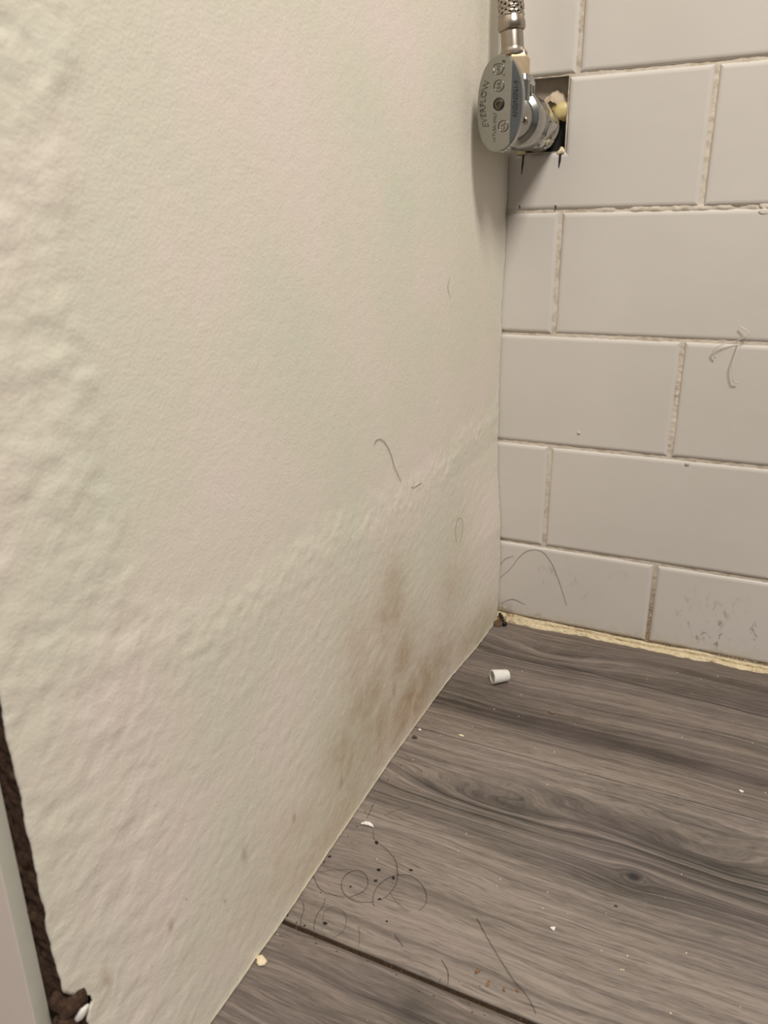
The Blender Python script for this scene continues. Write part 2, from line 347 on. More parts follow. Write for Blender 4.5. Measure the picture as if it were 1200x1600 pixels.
FIBRES =  [[(0.1483, 0.2324), (0.1535, 0.2297), (0.1525, 0.2267), (0.1474, 0.2235)], [(0.1494, 0.2243), (0.1483, 0.2167), (0.1472, 0.2091), (0.1491, 0.2), (0.1516, 0.1974)], [(0.1368, 0.2123), (0.1354, 0.2176), (0.1406, 0.2217), (0.1481, 0.2235)]]
DARK =  [(0.0017, -0.278), (0.0025, -0.2736), (0.0359, -0.2866), (0.0441, -0.2964), (0.0282, -0.2714), (0.0298, -0.2779), (0.0205, -0.2859), (0.0196, -0.2558), (0.0193, -0.3086), (0.0118, -0.3136), (0.002, -0.3122), (0.0364, -0.2725), (0.0425, -0.2649)]

# ------------------------------------------------------------------ tiled wall
ROWS = [0.0046, 0.0668, 0.1446, 0.2222, 0.3008, 0.3780]          # joint heights
while ROWS[-1] < 0.84: ROWS.append(ROWS[-1] + 0.078)
COLX = [0.1162, 0.0359, 0.1166, 0.0331, 0.1176, 0.0384]         # one vertical joint in each course
XEND = 1.0; PITCH = 0.1545; GV = 0.0021; GH = 0.0014
HX0, HX1, HZ0 = 0.0040, 0.0336, 0.3355                           # the notch cut for the pipe
# grout bed with rough surface (a real slab with an opening behind the notch)
gx = np.concatenate([[-0.62, -0.3], np.arange(-0.010, 0.2601, 0.001), np.arange(0.30, XEND+0.01, 0.05)])
gz = np.concatenate([np.arange(0.0, 0.4601, 0.001), np.arange(0.48, 0.861, 0.02)])
GX, GZ = np.meshgrid(gx, gz, indexing='ij')
GY = 0.0012 + 0.00022*fbm(GX*420, GZ*420, 3, 3) + 0.00025*fbm(GX*60, GZ*60, 5, 2)
GY -= 0.0009*np.exp(-((GZ-ROWS[4])/0.0016)**2)*sstep(0.03, 0.07, GX)*(0.6+fbm(GX*160, GZ*40, 8, 2))   # flaky ridge
GY -= 0.0007*np.exp(-((GX-0.1166)/0.002)**2)*(GZ > ROWS[2])*(GZ < ROWS[3])*np.abs(fbm(GX*500, GZ*700, 9, 2))
wall_me = grid_mesh(np.stack([GX, GY, GZ], -1))
bm = bmesh.new(); bm.from_mesh(wall_me)
dead = [f for f in bm.faces if HX0-0.001 < f.calc_center_median().x < HX1-0.0003 and HZ0+0.0005 < f.calc_center_median().z < ROWS[5]-0.0002]
bmesh.ops.delete(bm, geom=dead, context='FACES'); bm.to_mesh(wall_me); bm.free()
wall = tag(link('wall_back', wall_me, M['grout']), kind='structure')
bk = box_me(-0.62, XEND, 0.0080, 0.03, 0.0, 0.86); link('wall_board', bk, M['board'], wall)

def tile_me(w, h, notch=None):
    """pressed-edge tile, centre of face at origin, facing -y"""
    if notch is None: base = [(-w/2, -h/2), (w/2, -h/2), (w/2, h/2), (-w/2, h/2)]
    else: base = notch
    n = len(base)
    def inset(d):
        out = []
        for i in range(n):
            p0 = Vector(base[i-1]); p1 = Vector(base[i]); p2 = Vector(base[(i+1) % n])
            e1 = (p1-p0).normalized(); e2 = (p2-p1).normalized()
            n1 = Vector((-e1.y, e1.x)); n2 = Vector((-e2.y, e2.x))
            m = (n1+n2); m = m/(1+n1.dot(n2)); out.append(p1+m*d)
        return out
    V = []; NR = []; Fc = []
    rings = [(0.0078, 0.0, 90), (0.0021, 0.0, 85), (0.0009, 0.0006, 52), (0.00022, 0.0018, 18), (0.0, 0.0034, 0)]
    for (yy, d, ang) in rings:
        pts = inset(d)
        for i, q in enumerate(pts):
            V.append((q.x, yy, q.y))
    for k in range(len(rings)-1):
        for i in range(n):
            j = (i+1) % n; Fc.append((k*n+i, k*n+j, (k+1)*n+j, (k+1)*n+i))
    Fc.append(tuple((len(rings)-1)*n+i for i in range(n)))
    me = mesh(V, Fc, True)
    nl = []                                                   # split normals: smooth over the pressed edge, hard at the mitres
    angs = [math.radians(r[2]) for r in rings]
    for poly in me.polygons:
        vs_ = list(poly.vertices)
        if len(vs_) == n and all(v >= (len(rings)-1)*n for v in vs_) and poly.index == len(me.polygons)-1:
            nl += [(0, -1, 0)]*len(vs_); continue
        i = poly.index % n; e = (Vector(base[(i+1) % n])-Vector(base[i])).normalized(); out = Vector((e.y, -e.x))
        for v in vs_:
            a = angs[v//n]; nl.append((out.x*math.sin(a), -math.cos(a), out.y*math.sin(a)))
    me.normals_split_custom_set(nl)
    return me
tile_cache = {}
for r in range(len(ROWS)-1):
    z0 = ROWS[r]+GH/2; z1 = ROWS[r+1]-GH/2
    xj = COLX[r] if r < 6 else (0.1170 if r % 2 == 0 else 0.0362)+random.uniform(-.001, .001)
    xs = xj - PITCH*math.ceil((xj+0.02)/PITCH)
    while xs < XEND-0.02:
        x0 = xs+GV/2; x1 = xs+PITCH-GV/2
        if x1 > 0.004:
            x0c = max(x0, -0.012); x1c = min(x1, XEND)
            cx, cz = (x0c+x1c)/2, (z0+z1)/2; w, h = x1c-x0c, z1-z0
            if r == 4 and x0c < HX0 and x1c > HX1:            # course with the pipe notch
                loc = [(x0c, z0), (x1c, z0), (x1c, z1), (HX1, z1), (HX1, HZ0), (HX0, HZ0), (HX0, z1), (x0c, z1)]
                me = tile_me(w, h, [(a-cx, b-cz) for a, b in loc])
            else:
                key = (round(w, 4), round(h, 4))
                if key not in tile_cache: tile_cache[key] = tile_me(w, h)
                me = tile_cache[key]
            o = link('tile', me, M['tile'], wall)
            o.location = (cx, random.uniform(-0.00035, 0.00015), cz)
            o.rotation_euler = (random.uniform(-.004, .004), random.uniform(-.002, .002), random.uniform(-.002, .002))
            if r == 4 and x0c < HX0: notched = o; o['label'] = 'white tile notched for the pipe, pen marks below the cut'; o.rotation_euler = (0.004, 0, 0); o.location.y = -0.0003
        xs += PITCH
# cut guide lines drawn in dark marker on the notched tile
def pen(pts, wdt):
    V = []; off = notched.location
    for i, (a, b) in enumerate(pts):
        w_ = wdt*(0.9 if i == 0 else (0.35 if i == len(pts)-1 else 1.0))
        for s in (-1, 1):
            for yy in (-0.00012, 0.0006): V.append((a+s*w_-off.x, yy-(0.004*(b-off.z)), b-off.z))
    Fc = []
    for i in range(len(pts)-1):
        k = 4*i; Fc += [(k, k+2, k+6, k+4), (k+1, k+5, k+7, k+3), (k, k+4, k+5, k+1), (k+2, k+3, k+7, k+6)]
    Fc += [(0, 1, 3, 2), tuple(len(V)-4+q for q in (0, 2, 3, 1))]
    o = link('pen_mark', fix(mesh(V, Fc, False)), M['ink'], notched); return o
pen([(0.0070, 0.3345), (0.0067, 0.3290), (0.0063, 0.3232)], 0.0006)
pen([(0.0308, 0.3346), (0.0307, 0.3305), (0.0303, 0.3262)], 0.0008)
pen([(0.0059, 0.3058), (0.0060, 0.3026)], 0.0006)
pen([(0.0296, 0.3042), (0.0298, 0.3020)], 0.0006)
# torn paper of the backer board, seen inside the notch
n = 26; P = np.zeros((n, 9, 3)); tx = np.linspace(0.010, 0.034, n)
for i, xx in enumerate(tx):
    zt = 0.3655 + 0.0060*math.exp(-((xx-0.024)/0.006)**2) + 0.0004*math.sin(i*1.7)
    for j in range(9):
        s = j/8; P[i, j] = (xx, 0.0074 - 0.0050*math.sin(s*1.5)*math.exp(-((xx-0.026)/0.009)**2) - 0.0004*math.sin(i*0.9+j), zt - s*(0.003 + 0.006*math.exp(-((xx-0.028)/0.007)**2)))
link('torn_paper', grid_mesh(P), M['board_torn'], wall)
# black disc on the uncut board, painting the dark of the hole round the pipe
link('pipe_opening_shade', lathe((0.0195, 0.0081, 0.3455), (0, -1, 0), [(0, 0.0142), (0.0006, 0.0142), (0.0006, 0.0138), (0.0008, 0.0)], 32, False), M['black'], wall)
# chips along the notch edge
def lump_me(r, seed, sx=1, sy=1, sz=1, sub=2, amp=0.35):
    bm = bmesh.new(); bmesh.ops.create_icosphere(bm, subdivisions=sub, radius=1.0); rr = random.Random(seed)
    ph = [(Vector((rr.uniform(-1, 1), rr.uniform(-1, 1), rr.uniform(-1, 1))).normalized(), rr.uniform(1.5, 4.5), rr.uniform(0, 6)) for _ in range(6)]
    for v in bm.verts:
        d = 1+amp*sum(math.sin(f*v.co.dot(a)+p) for a, f, p in ph)/2.4
        v.co = Vector((v.co.x*sx, v.co.y*sy, v.co.z*sz))*d*r
    me = bpy.data.meshes.new('mesh'); bm.to_mesh(me); bm.free(); me.polygons.foreach_set('use_smooth', [True]*len(me.polygons)); return me
o = link('glaze_chip', lump_me(0.0014, 3, 1.3, 0.5, 0.8, 3, 0.6), M['cream_chip'], notched); o.location = Vector((0.0055, 0.0001, 0.3364))-notched.location
o = link('glaze_chip', lump_me(0.0015, 5, 1.2, 0.5, 1.1, 3, 0.6), M['cream_chip'], notched); o.location = Vector((0.0318, 0.0001, 0.3362))-notched.location

# ------------------------------------------------------------------ floor planks
floor = tag(link('floor', box_me(-1.6, 2.2, -2.60, 0.03, -0.012, -0.0010), M['dirt']), kind='structure')
PW = 0.158
def plank(y0, y1, mat, g0, g1):
    o = link('plank', box_me(-1.6, 2.2, y0+g0, y1-g1, -0.0035, 0.0, 0.0004, 1), mat, floor); return o
plank(-PW-0.0005, 0.004, M['plankA'], 0.0006, 0.0)
plank(-2*PW, -PW-0.0005, M['plankB'], 0.0016, 0.0)
plank(-3*PW, -2*PW, M['plankC'], 0.0004, 0.0006)
for k in range(3, 16): plank(-(k+1)*PW, -k*PW, M['plankC'] if k % 2 else M['plankA'], 0.0004, 0.0004)

# caulk bead at the foot of the tiles
nx = 420; ns = 15; xs_ = np.linspace(-0.010, 0.60, nx); P = np.zeros((nx, ns, 3))
dep = 0.0043 + 0.0013*fbm(xs_*55, xs_*0, 21, 3) + 0.0025*np.exp(-(xs_/0.012)**2)
hei = 0.0047 + 0.0008*fbm(xs_*40, xs_*0, 25, 3) + 0.002*np.exp(-(xs_/0.015)**2)
for j in range(ns):
    s = j/(ns-1); a = s*math.pi/2
    bulge = 1.0 - 0.28*math.sin(2*a)
    P[:, j, 0] = xs_; P[:, j, 1] = 0.0008 - dep*math.sin(a)*bulge; P[:, j, 2] = -0.0002 + hei*math.cos(a)*bulge
NX = np.repeat(xs_[:, None], ns, 1); NS = np.repeat(np.arange(ns)[None, :], nx, 0)
bumpy = 0.00040*fbm(NX*260, NS*0.35, 31, 3)
crack = np.exp(-((NS-5.2-1.3*vnoise(NX*45, NX*0, 33))/0.75)**2)*sstep(0.02, 0.05, NX)
P[:, :, 1] -= bumpy - 0.0016*crack; P[:, :, 2] += bumpy*0.7 - 0.0016*crack
tag(link('caulk_bead', fix(grid_mesh(P)), M['caulk']), 'cracked cream caulk bead along the foot of the tiled wall', 'caulk')

# ------------------------------------------------------------------ vanity cabinet with the swollen side panel
cab = tag(empty('vanity_cabinet', (-0.2, -0.2, 0.0)), 'white painted cabinet whose side panel is swollen and water stained', 'cabinet')
CO = Vector(cab.location)
def clink(name, me, mat, parent=cab):
    o = link(name, me, mat, parent); o.matrix_parent_inverse = Matrix.Translation(-CO); return o
YF = -0.4250
zz = np.concatenate([[0.0, 0.0004, 0.0008, 0.0014, 0.0022], np.arange(0.003, 0.4601, 0.001), np.arange(0.4625, 0.801, 0.0025)])
yy = np.linspace(YF, -0.0010, 440)
Yg, Zg = np.meshgrid(yy, zz, indexing='ij')
def disp(Y, Z):
    D = np.interp(Z, [0, 0.03, 0.08, 0.12, 0.145, 0.22, 0.335, 0.5], [0.0034, 0.0036, 0.0024, -0.0012, -0.0030, -0.0027, -0.0024, 0.0])*np.exp(-(np.abs(Y)/0.085)**2)
    D = D + np.interp(Y, [-0.43, -0.40, -0.31, -0.2, -0.1, -0.05, -0.02, 0], [0.0008, 0.0012, 0.0012, -0.0012, -0.0014, 0.0004, 0.0, 0.0])*np.exp(-(Z/0.05)**2)
    zb = np.interp(Y, [-0.43, -0.37, -0.35, -0.314, -0.276, -0.229, -0.169, -0.088, 0], [0.185, 0.178, 0.170, 0.168, 0.167, 0.166, 0.162, 0.166, 0.171]) + 0.004*fbm(Y*45, Z*0, 41, 3)
    yl = np.interp(Z, [0.1, 0.18, 0.2, 0.25, 0.3, 0.35, 0.8], [-0.372, -0.374, -0.380, -0.3805, -0.378, -0.373, -0.36]) + 0.004*fbm(Z*60, Y*0, 43, 3)
    low = sstep(0.010, -0.012, Z-zb); left = sstep(0.006, -0.007, Y-yl)
    D = D + 0.0008*low*np.exp(-np.clip(zb-Z, 0, 1)/0.10) + 0.0006*left*(1-low)
    lumps = fbm(Y*120, Z*150, 47, 3)
    D = D + 0.00027*left*lumps*np.where(Z > zb, 1.0, 0.7) + 0.00018*left*np.maximum(0, fbm(Y*60, Z*60, 49, 2))
    rimz = np.exp(-((Z-zb+0.004)/0.012)**2)
    D = D + 0.00019*rimz*fbm(Y*190, Z*190, 51, 3)
    wr = fbm(Y*75 + Z*40, Z*210 - Y*60, 53, 3)
    D = D + 0.00006*low*wr + 0.00006*low*fbm(Y*330, Z*330, 55, 2)
    D = D + 0.00003*fbm(Y*260, Z*260, 57, 3)
    D = D + 0.0005*np.exp(-Z/0.0016) + 0.0004*np.exp(-np.abs(Y+0.001)/0.004)*fbm(Z*60, Y*0, 59, 3)
    return D
Dg = disp(Yg, Zg)
Zs = Zg.copy()
Zs[:, :5] += (0.0004 + 0.0005*np.abs(fbm(yy*110, yy*0, 61, 3)))[:, None]*np.array([1, .8, .5, .3, .1])[None, :]
Ys = Yg.copy(); Ys[-1, :] += 0.0005*fbm(zz*200, zz*0, 63, 3); Ys[0, :] += 0.0004*fbm(zz*150, zz*0, 65, 3) - 0.0002
# torn bite near the foot of the front edge
bite = 0.0052*np.exp(-((zz-0.0715)/0.0075)**2) + 0.0050*sstep(0.078, 0.066, zz) + 0.0007*fbm(zz*500, zz*0, 67, 2)*sstep(0.09, 0.08, zz)
Ys = Ys + bite[None, :]*np.clip(1-(Yg-YF)/0.02, 0, 1)
front = np.stack([Dg, Ys, Zs], -1)
# turned-back rim so that the paint layer has thickness
def rim(A, dx, dy, dz): 
    B = A.copy(); B[..., 0] += dx; B[..., 1] += dy; B[..., 2] += dz; return B
full = np.concatenate([rim(front[:1], -0.0008, 0.0003, 0), front, rim(front[-1:], -0.0030, 0, 0)], 0)
full = np.concatenate([rim(full[:, :1], -0.0040, 0, 0), full], 1)
pan = clink('side_panel', grid_mesh(full), M['paint'])
pan['label'] = 'cream painted side panel, blistered and stained brown low down'
# bare particleboard behind the paint, showing along the front edge
zc = zz; nzc = len(zc); kx = 15
P = np.zeros((kx, nzc, 3)); d0 = front[0, :nzc, 0]; y0 = front[0, :nzc, 1]
for k in range(kx):
    s = k/(kx-1); xx = (d0-0.0004)*(1-s) + (-0.016)*s
    P[k, :, 0] = xx; P[k, :, 1] = YF + 0.0003 + (y0-YF)*max(0, 1-s*3.2)*0.8 + 0.0005*fbm(xx*700, zc*500, 71, 3)
    P[k, :, 2] = zc
A2 = rim(P[:1], -0.0045, 0.006, 0)
core = clink('particleboard_core', fix(grid_mesh(np.concatenate([A2, P], 0))), M['core'])
core['label'] = 'dark brown bare particleboard along the front edge'
clink('core_slab', box_me(-0.016, -0.0048, YF+0.004, -0.0012, 0.0, 0.80), M['core'])
o = clink('crumbled_core', lump_me(0.0044, 12, 0.75, 1.1, 1.5, 3, 0.45), M['core']); o.location = (-0.0016, YF+0.0012, 0.0735)
o = clink('crumbled_core', lump_me(0.0046, 19, 0.8, 0.9, 1.7, 3, 0.5), M['core']); o.location = (-0.0022, YF+0.0008, 0.0600)
o = clink('torn_paint_flake', lump_me(0.0019, 29, 0.40, 1.1, 0.9, 3, 0.7), M['white_chip']); o.location = (0.0010, YF+0.0046, 0.0705); o.rotation_euler = (0.2, 0, -0.3)
# thin painted front, its edge standing proud of the core
def front_me(x1t, x1b):
    V = []; zs = (0.004, 0.80); ys = (-0.4300, YF-0.0001); Fc = []
    b = 0.0007
    for z_, xr in ((zs[0], x1b), (zs[1], x1t)):
        for (x_, y_) in ((-0.30, ys[0]), (xr-b, ys[0]), (xr-0.0002, ys[0]+b*0.35), (xr, ys[0]+b), (xr, ys[1]), (-0.30, ys[1])): V.append((x_, y_, z_))
    for i in range(6): Fc.append((i, (i+1) % 6, 6+(i+1) % 6, 6+i))
    Fc += [tuple(range(6))[::-1], tuple(range(6, 12))]
    me = fix(mesh(V, Fc, True, 30)); me.materials.append(M['front_paint']); me.materials.append(M['front_edge'])
    for p in me.polygons:
        if abs(p.normal.x) > 0.9 and p.center.x > -0.1: p.material_index = 1
    return me
k = (0.0073-0.0040)/0.100
fr = clink('front_panel', front_me(-0.0040+(0.80-0.165)*0.004, -0.0040-(0.161)*k*0.75), None)
d2 = clink('front_panel', box_me(-0.605, -0.303, -0.4300, YF-0.0001, 0.004, 0.80, 0.0007), M['front_paint'])
clink('side_panel', box_me(-0.605, -0.589, YF, -0.0012, 0.0, 0.80), M['front_paint'])
clink('top_board', box_me(-0.589, -0.016, YF, -0.0012, 0.784, 0.80), M['front_paint'])
clink('bottom_board', box_me(-0.589, -0.016, YF, -0.0012, 0.03, 0.046), M['front_paint'])

# ------------------------------------------------------------------ shut-off valve
AX, AZ = 0.0178, 0.3530
val = tag(empty('shutoff_valve', (AX, 0.004, AZ)), 'chrome quarter-turn shutoff valve with oval handle, coming out of the tile', 'valve')
VO = Vector(val.location)
def vlink(name, me, mat, parent=None):
    o = link(name, me, mat, parent or val)
    if parent is None or parent is val: o.matrix_parent_inverse = Matrix.Translation(-VO)
    return o
AZB = 0.3487                                                  # the stub sits a little lower than the handle centre
def ax(y): return (AX, y, AZB)
NEG = (0, -1, 0)
vlink('pipe_collar', lathe(ax(0.006), NEG, [(0, 0.0098), (0.006, 0.0112), (0.0075, 0.0112), (0.0085, 0.0100), (0.009, 0.006)], 40), M['pvc'])
vlink('coupling_ring', lathe(ax(-0.0030), NEG, [(0, 0.0098), (0.0006, 0.0126), (0.0020, 0.0132), (0.0090, 0.0132), (0.0104, 0.0126), (0.0110, 0.0112)], 40), M['chrome_pol'])
hexm = lambda th, k: (1.0 if k in (0, 1, 6, 7) else (math.cos(math.pi/6)/math.cos((th % (math.pi/3))-math.pi/6))*1.07)
vlink('coupling_nut', lathe(ax(-0.0160), NEG, [(0, 0.0100), (0.0004, 0.0134), (0.0016, 0.0141), (0.0030, 0.0142), (0.0150, 0.0142), (0.0168, 0.0141), (0.0180, 0.0134), (0.0186, 0.0112)], 48, True, 30, hexm, 0.3), M['chrome_pol'])
vlink('thread_ring', lathe(ax(-0.0344), NEG, [(0, 0.0105), (0.0004, 0.0120)] + [(0.001+0.0005*i, 0.0120-(0.0005 if i % 2 else 0)) for i in range(8)] + [(0.0056, 0.0105)], 40), M['chrome'])
body = vlink('valve_body', lathe(ax(-0.0290), NEG, [(0, 0.0110), (0.0010, 0.0110), (0.0100, 0.0112), (0.0108, 0.0140), (0.0125, 0.0152), (0.0300, 0.0154), (0.0330, 0.0145), (0.0345, 0.0118), (0.0400, 0.0108), (0.0430, 0.0095), (0.0490, 0.0080)], 48), M['chrome'])
OX = 0.0166
OY = -0.0580                                                  # the outlet stands here
sq = lambda th, k: 1/((abs(math.cos(th))**5+abs(math.sin(th))**5)**0.2)
vlink('outlet_boss', lathe((0.0180, OY, AZ-0.0075), (0, 0, 1), [(0, 0.0060), (0.0010, 0.0088), (0.0215, 0.0090), (0.0225, 0.0085), (0.0245, 0.0080), (0.0250, 0.007)], 64, True, 25, sq), M['chrome'])
for k_ in (-0.0035, 0.0015): vlink('boss_rib', box_me(0.0180+0.0086, 0.0180+0.0097, OY+k_-0.0009, OY+k_+0.0009, AZ-0.006, AZ+0.0125, 0.0004), M['chrome'])
hexo = lambda th, k: (math.cos(math.pi/6)/math.cos((th % (math.pi/3))-math.pi/6))*1.07
vlink('outlet_nut', lathe((OX, OY, AZ+0.0158), (-0.03, 0, 1), [(0, 0.0068), (0.0006, 0.0076), (0.0100, 0.0076), (0.0112, 0.0068), (0.0135, 0.006)], 36, True, 25, hexo), M['brass'])
vlink('stop_pin', lump_me(0.0016, 4, 1, 1, 1), M['nickel']).location = (AX+0.0106, -0.0745, AZ-0.0075)
# oval handle: flat middle band, two facets sloping back, knurled rim
HX = 0.0167
HY, HA, HB, BAND = -0.0870, 0.0121, 0.0226, 0.0066
handle = vlink('handle', None, None) if False else None
us = sorted(set([-HA*0.9995, HA*0.9995, -0.0088, BAND] + [HA*math.sin(a) for a in np.linspace(-1.5, 1.5, 25)]))
SL = math.tan(math.radians(24))
def hdepth(u): return max(0.0, u-BAND)*SL + max(0.0, -u-0.0088)*SL*0.6
V = []; Fc = []; mrow = 17
for u in us:
    hv = HB*(1-(abs(u)/HA)**2.15)**(1/2.15)
    for j in range(mrow): 
        s = -1+2*j/(mrow-1); V.append((u, HY+hdepth(u), hv*s))
for i in range(len(us)-1):
    for j in range(mrow-1): Fc.append((i*mrow+j, (i+1)*mrow+j, (i+1)*mrow+j+1, i*mrow+j+1))
nf = len(V); NK = 150; rings = []
for (yo, sc, kn) in ((0.0, 1.0, 0), (0.0005, 1.030, 0), (0.0011, 1.035, 1), (0.0058, 1.035, 1), (0.0064, 1.0, 0), (0.0064, 0.4, 0)):
    ring = []
    for i in range(NK):
        a = 2*math.pi*i/NK; ca, sa = math.cos(a), math.sin(a)
        rr = 1/((abs(ca)/HA)**2.15+(abs(sa)/HB)**2.15)**(1/2.15)
        rr *= sc*(1-0.020*(i % 2) if kn else 1)
        u, v = rr*ca, rr*sa
        yb = HY + (hdepth(u) if yo < 0.0012 else 0.0) + (yo if yo < 0.0012 else 0.0012+yo)
        ring.append(len(V)); V.append((u, yb, v))
    rings.append(ring)
for a, b in zip(rings[:-1], rings[1:]):
    for i in range(NK): j = (i+1) % NK; Fc.append((a[i], a[j], b[j], b[i]))
Fc.append(tuple(rings[-1]))
V = [(v[0]+HX, v[1], v[2]+AZ) for v in V]
handle = vlink('handle', fix(mesh(V, Fc, True, 14)), M['chrome'])
handle['label'] = 'oval handle with raised lettering and knurled rim'
def hpart(name, me, mat):
    o = link(name, me, mat, handle); return o
hpart('screw', lathe((HX, HY+0.001, AZ), NEG, [(0, 0.0026), (0.0014, 0.0026), (0.0019, 0.0021), (0.0020, 0.0010), (0.0012, 0.0006), (0.0012, 0.0)], 28, False), M['screw'])
hpart('screw_recess_shade', lathe((HX, HY+0.0008, AZ), NEG, [(0, 0.0032), (0.0009, 0.0032), (0.0010, 0.0029), (0.0007, 0.0026)], 28, False), M['black'])  # black ring round the screw, recess shade put in as colour
def text_me(s, size, extr=0.0004):
    cu = bpy.data.curves.new('txt', 'FONT'); cu.body = s; cu.size = size; cu.extrude = extr; cu.align_x = 'CENTER'; cu.align_y = 'CENTER'; cu.resolution_u = 2
    o = bpy.data.objects.new('txt', cu); C.objects.link(o)
    dg = bpy.context.evaluated_depsgraph_get(); me = bpy.data.meshes.new_from_object(o.evaluated_get(dg)); bpy.data.objects.remove(o); return me
def lettering(s, size, u, v, tilt=0.0, arc=None, squash=1.0, name='lettering'):
    """reads upward: glyph x -> +z, glyph up -> -x"""
    me = text_me(s, size)
    for vt in me.vertices:
        gx_, gy_, gz_ = vt.co
        gx_ *= squash
        uu = u - gy_; vv = v + gx_
        if arc: uu += arc*(gx_**2)
        vt.co = (HX+uu, HY+hdepth(uu)-gz_+0.0, AZ+vv)
    me.update(); return hpart(name, me, M['chrome_txt'])
lettering('EVERFLOW', 0.0048, -0.0090, 0.0005, arc=20.0, squash=0.94)
lettering('1/4 TURN ONLY', 0.0023, -0.0019, -0.0112, squash=0.90)
lettering('ANSI/NSF61-9', 0.0034, 0.0090, 0.0020, squash=0.86)
def ring_mark(pts, rad=0.00028, closed=True):
    q = [(HX+u, HY+hdepth(u)-0.0001, AZ+v) for u, v in pts]
    if closed: q = q + q[:2]
    return hpart('emblem', tube(q, rad, 6), M['chrome_txt'])
circ = lambda u0, v0, r: [(u0+r*math.cos(a), v0+r*math.sin(a)) for a in np.linspace(0, 2*math.pi, 25)[:-1]]
ring_mark(circ(-0.0003, 0.0088, 0.0027)); lettering('SA', 0.0030, -0.0003, 0.0088)
ring_mark(circ(0.0029, -0.0107, 0.0027)); lettering('UL', 0.0030, 0.0029, -0.0107)
sh = [(-0.0034, 0.0148), (-0.0034, 0.0186), (-0.0012, 0.0192), (0.0010, 0.0189), (0.0022, 0.0170), (0.0008, 0.0146), (-0.0014, 0.0140)]
ring_mark(sh); lettering('UPC', 0.0020, -0.0008, 0.0167)
lettering('c', 0.0024, 0.0020, 0.0136); lettering('®', 0.0022, 0.0020, 0.0200)

# supply hose
hose = tag(empty('supply_hose', (AX, OY, AZ+0.028)), 'braided steel supply hose rising from the valve', 'hose')
HO = Vector(hose.location)
def hl(name, me, mat): 
    o = link(name, me, mat, hose); o.matrix_parent_inverse = Matrix.Translation(-HO); return o
hz0 = AZ+0.0270
hp = [(0.0148, OY, hz0), (0.0136, OY, hz0+0.0125), (0.0127, OY, hz0+0.022), (0.0120, OY, hz0+0.032), (0.0116, OY+0.001, hz0+0.06), (0.0130, OY+0.003, hz0+0.12), (0.016, OY, hz0+0.22), (0.03, OY-0.01, hz0+0.36)]
cl = catmull(hp, 10)
ax0 = (Vector(hp[1])-Vector(hp[0])).normalized()
hl('hose_nut', lathe(hp[0], ax0, [(0, 0.0066), (0.0004, 0.0079), (0.0014, 0.0079), (0.0030, 0.0065), (0.0045, 0.0062), (0.0120, 0.0061), (0.0140, 0.0055)], 40), M['nickel'])
ax1 = (Vector(hp[2])-Vector(hp[1])).normalized()
hl('crimp_ferrule', lathe(hp[1], ax1, [(0, 0.0062), (0.0003, 0.0069), (0.0012, 0.0075), (0.0042, 0.0075), (0.0050, 0.0071), (0.0070, 0.0069), (0.0076, 0.0064)], 40), M['nickel'])
start = [i for i, q in enumerate(cl) if q[2] > hz0+0.0185][0]
core_pts = cl[start:]
hl('hose_core', tube(core_pts, 0.0060, 16), M['screw'])
# woven braid: bundles winding both ways, over and under
P0 = [Vector(q) for q in core_pts]; L = [0.0]
for a, b in zip(P0[:-1], P0[1:]): L.append(L[-1]+(b-a).length)
def at_len(s):
    i = min(max(np.searchsorted(L, s)-1, 0), len(P0)-2); f = (s-L[i])/(L[i+1]-L[i]); q = P0[i].lerp(P0[i+1], f); return q, (P0[i+1]-P0[i]).normalized()
parts = []; NB = 9; pit = 0.024; sl_ = min(0.11, L[-1])
for dr in (1, -1):
    for b in range(NB):
        for wire in (-1, 0, 1):
            pts = []
            for s in np.arange(0, sl_, 0.00085):
                q, tdir = at_len(s); u = Vector((1, 0, 0)); u = (u-tdir*u.dot(tdir)).normalized(); v = tdir.cross(u)
                th = dr*2*math.pi*s/pit + 2*math.pi*b/NB + dr*wire*0.115
                wv = math.sin(2*math.pi*(s/pit)*NB + (0 if dr > 0 else math.pi) + math.pi*(b % 2)*1.0)
                pts.append(q + (u*math.cos(th)+v*math.sin(th))*(0.0066+0.00038*wv))
            parts.append(tube_geo(pts, 0.00042, 5))
V, Fc = join_geo(parts)
tag(hl('braid', mesh(V, Fc), M['steel']), kind='stuff')
rest = [q for q, l in zip(core_pts, L) if l > 0.10]
if len(rest) > 2: hl('braid_upper', tube(rest, 0.0069, 16), M['steel'])

# yellow foam and sealant inside the notch
tag(link('foam_dab', lump_me(0.0058, 44, 0.85, 0.8, 1.15, 4, 0.38), M['foam']), 'shiny yellow dab of foam beside the pipe in the tile notch', 'foam').location = (0.0275, 0.0052, 0.3585)

# ------------------------------------------------------------------ small things
cap_me = lathe((0, 0, 0), (1, 0, 0), [(0.0, 0.0037), (0.0, 0.0046), (0.0004, 0.0049), (0.0030, 0.0047), (0.0106, 0.0040), (0.0118, 0.0036), (0.0120, 0.0028), (0.0114, 0.0), ], 36, False, 40)
cap_in = lathe((0, 0, 0), (1, 0, 0), [(0.0, 0.0037), (0.0060, 0.0033), (0.0062, 0.0)], 36, False, 40)
capo = tag(link('plastic_cap', cap_me, M['plastic']), 'small white tapered plastic cap lying on the floor near the wall', 'cap')
link('bore', cap_in, M['plastic'], capo)
capo.location = (0.0277, -0.0918, 0.0049)
capo.rotation_euler = (0.0, math.radians(4.0), math.atan2(0.0075, 0.0085))

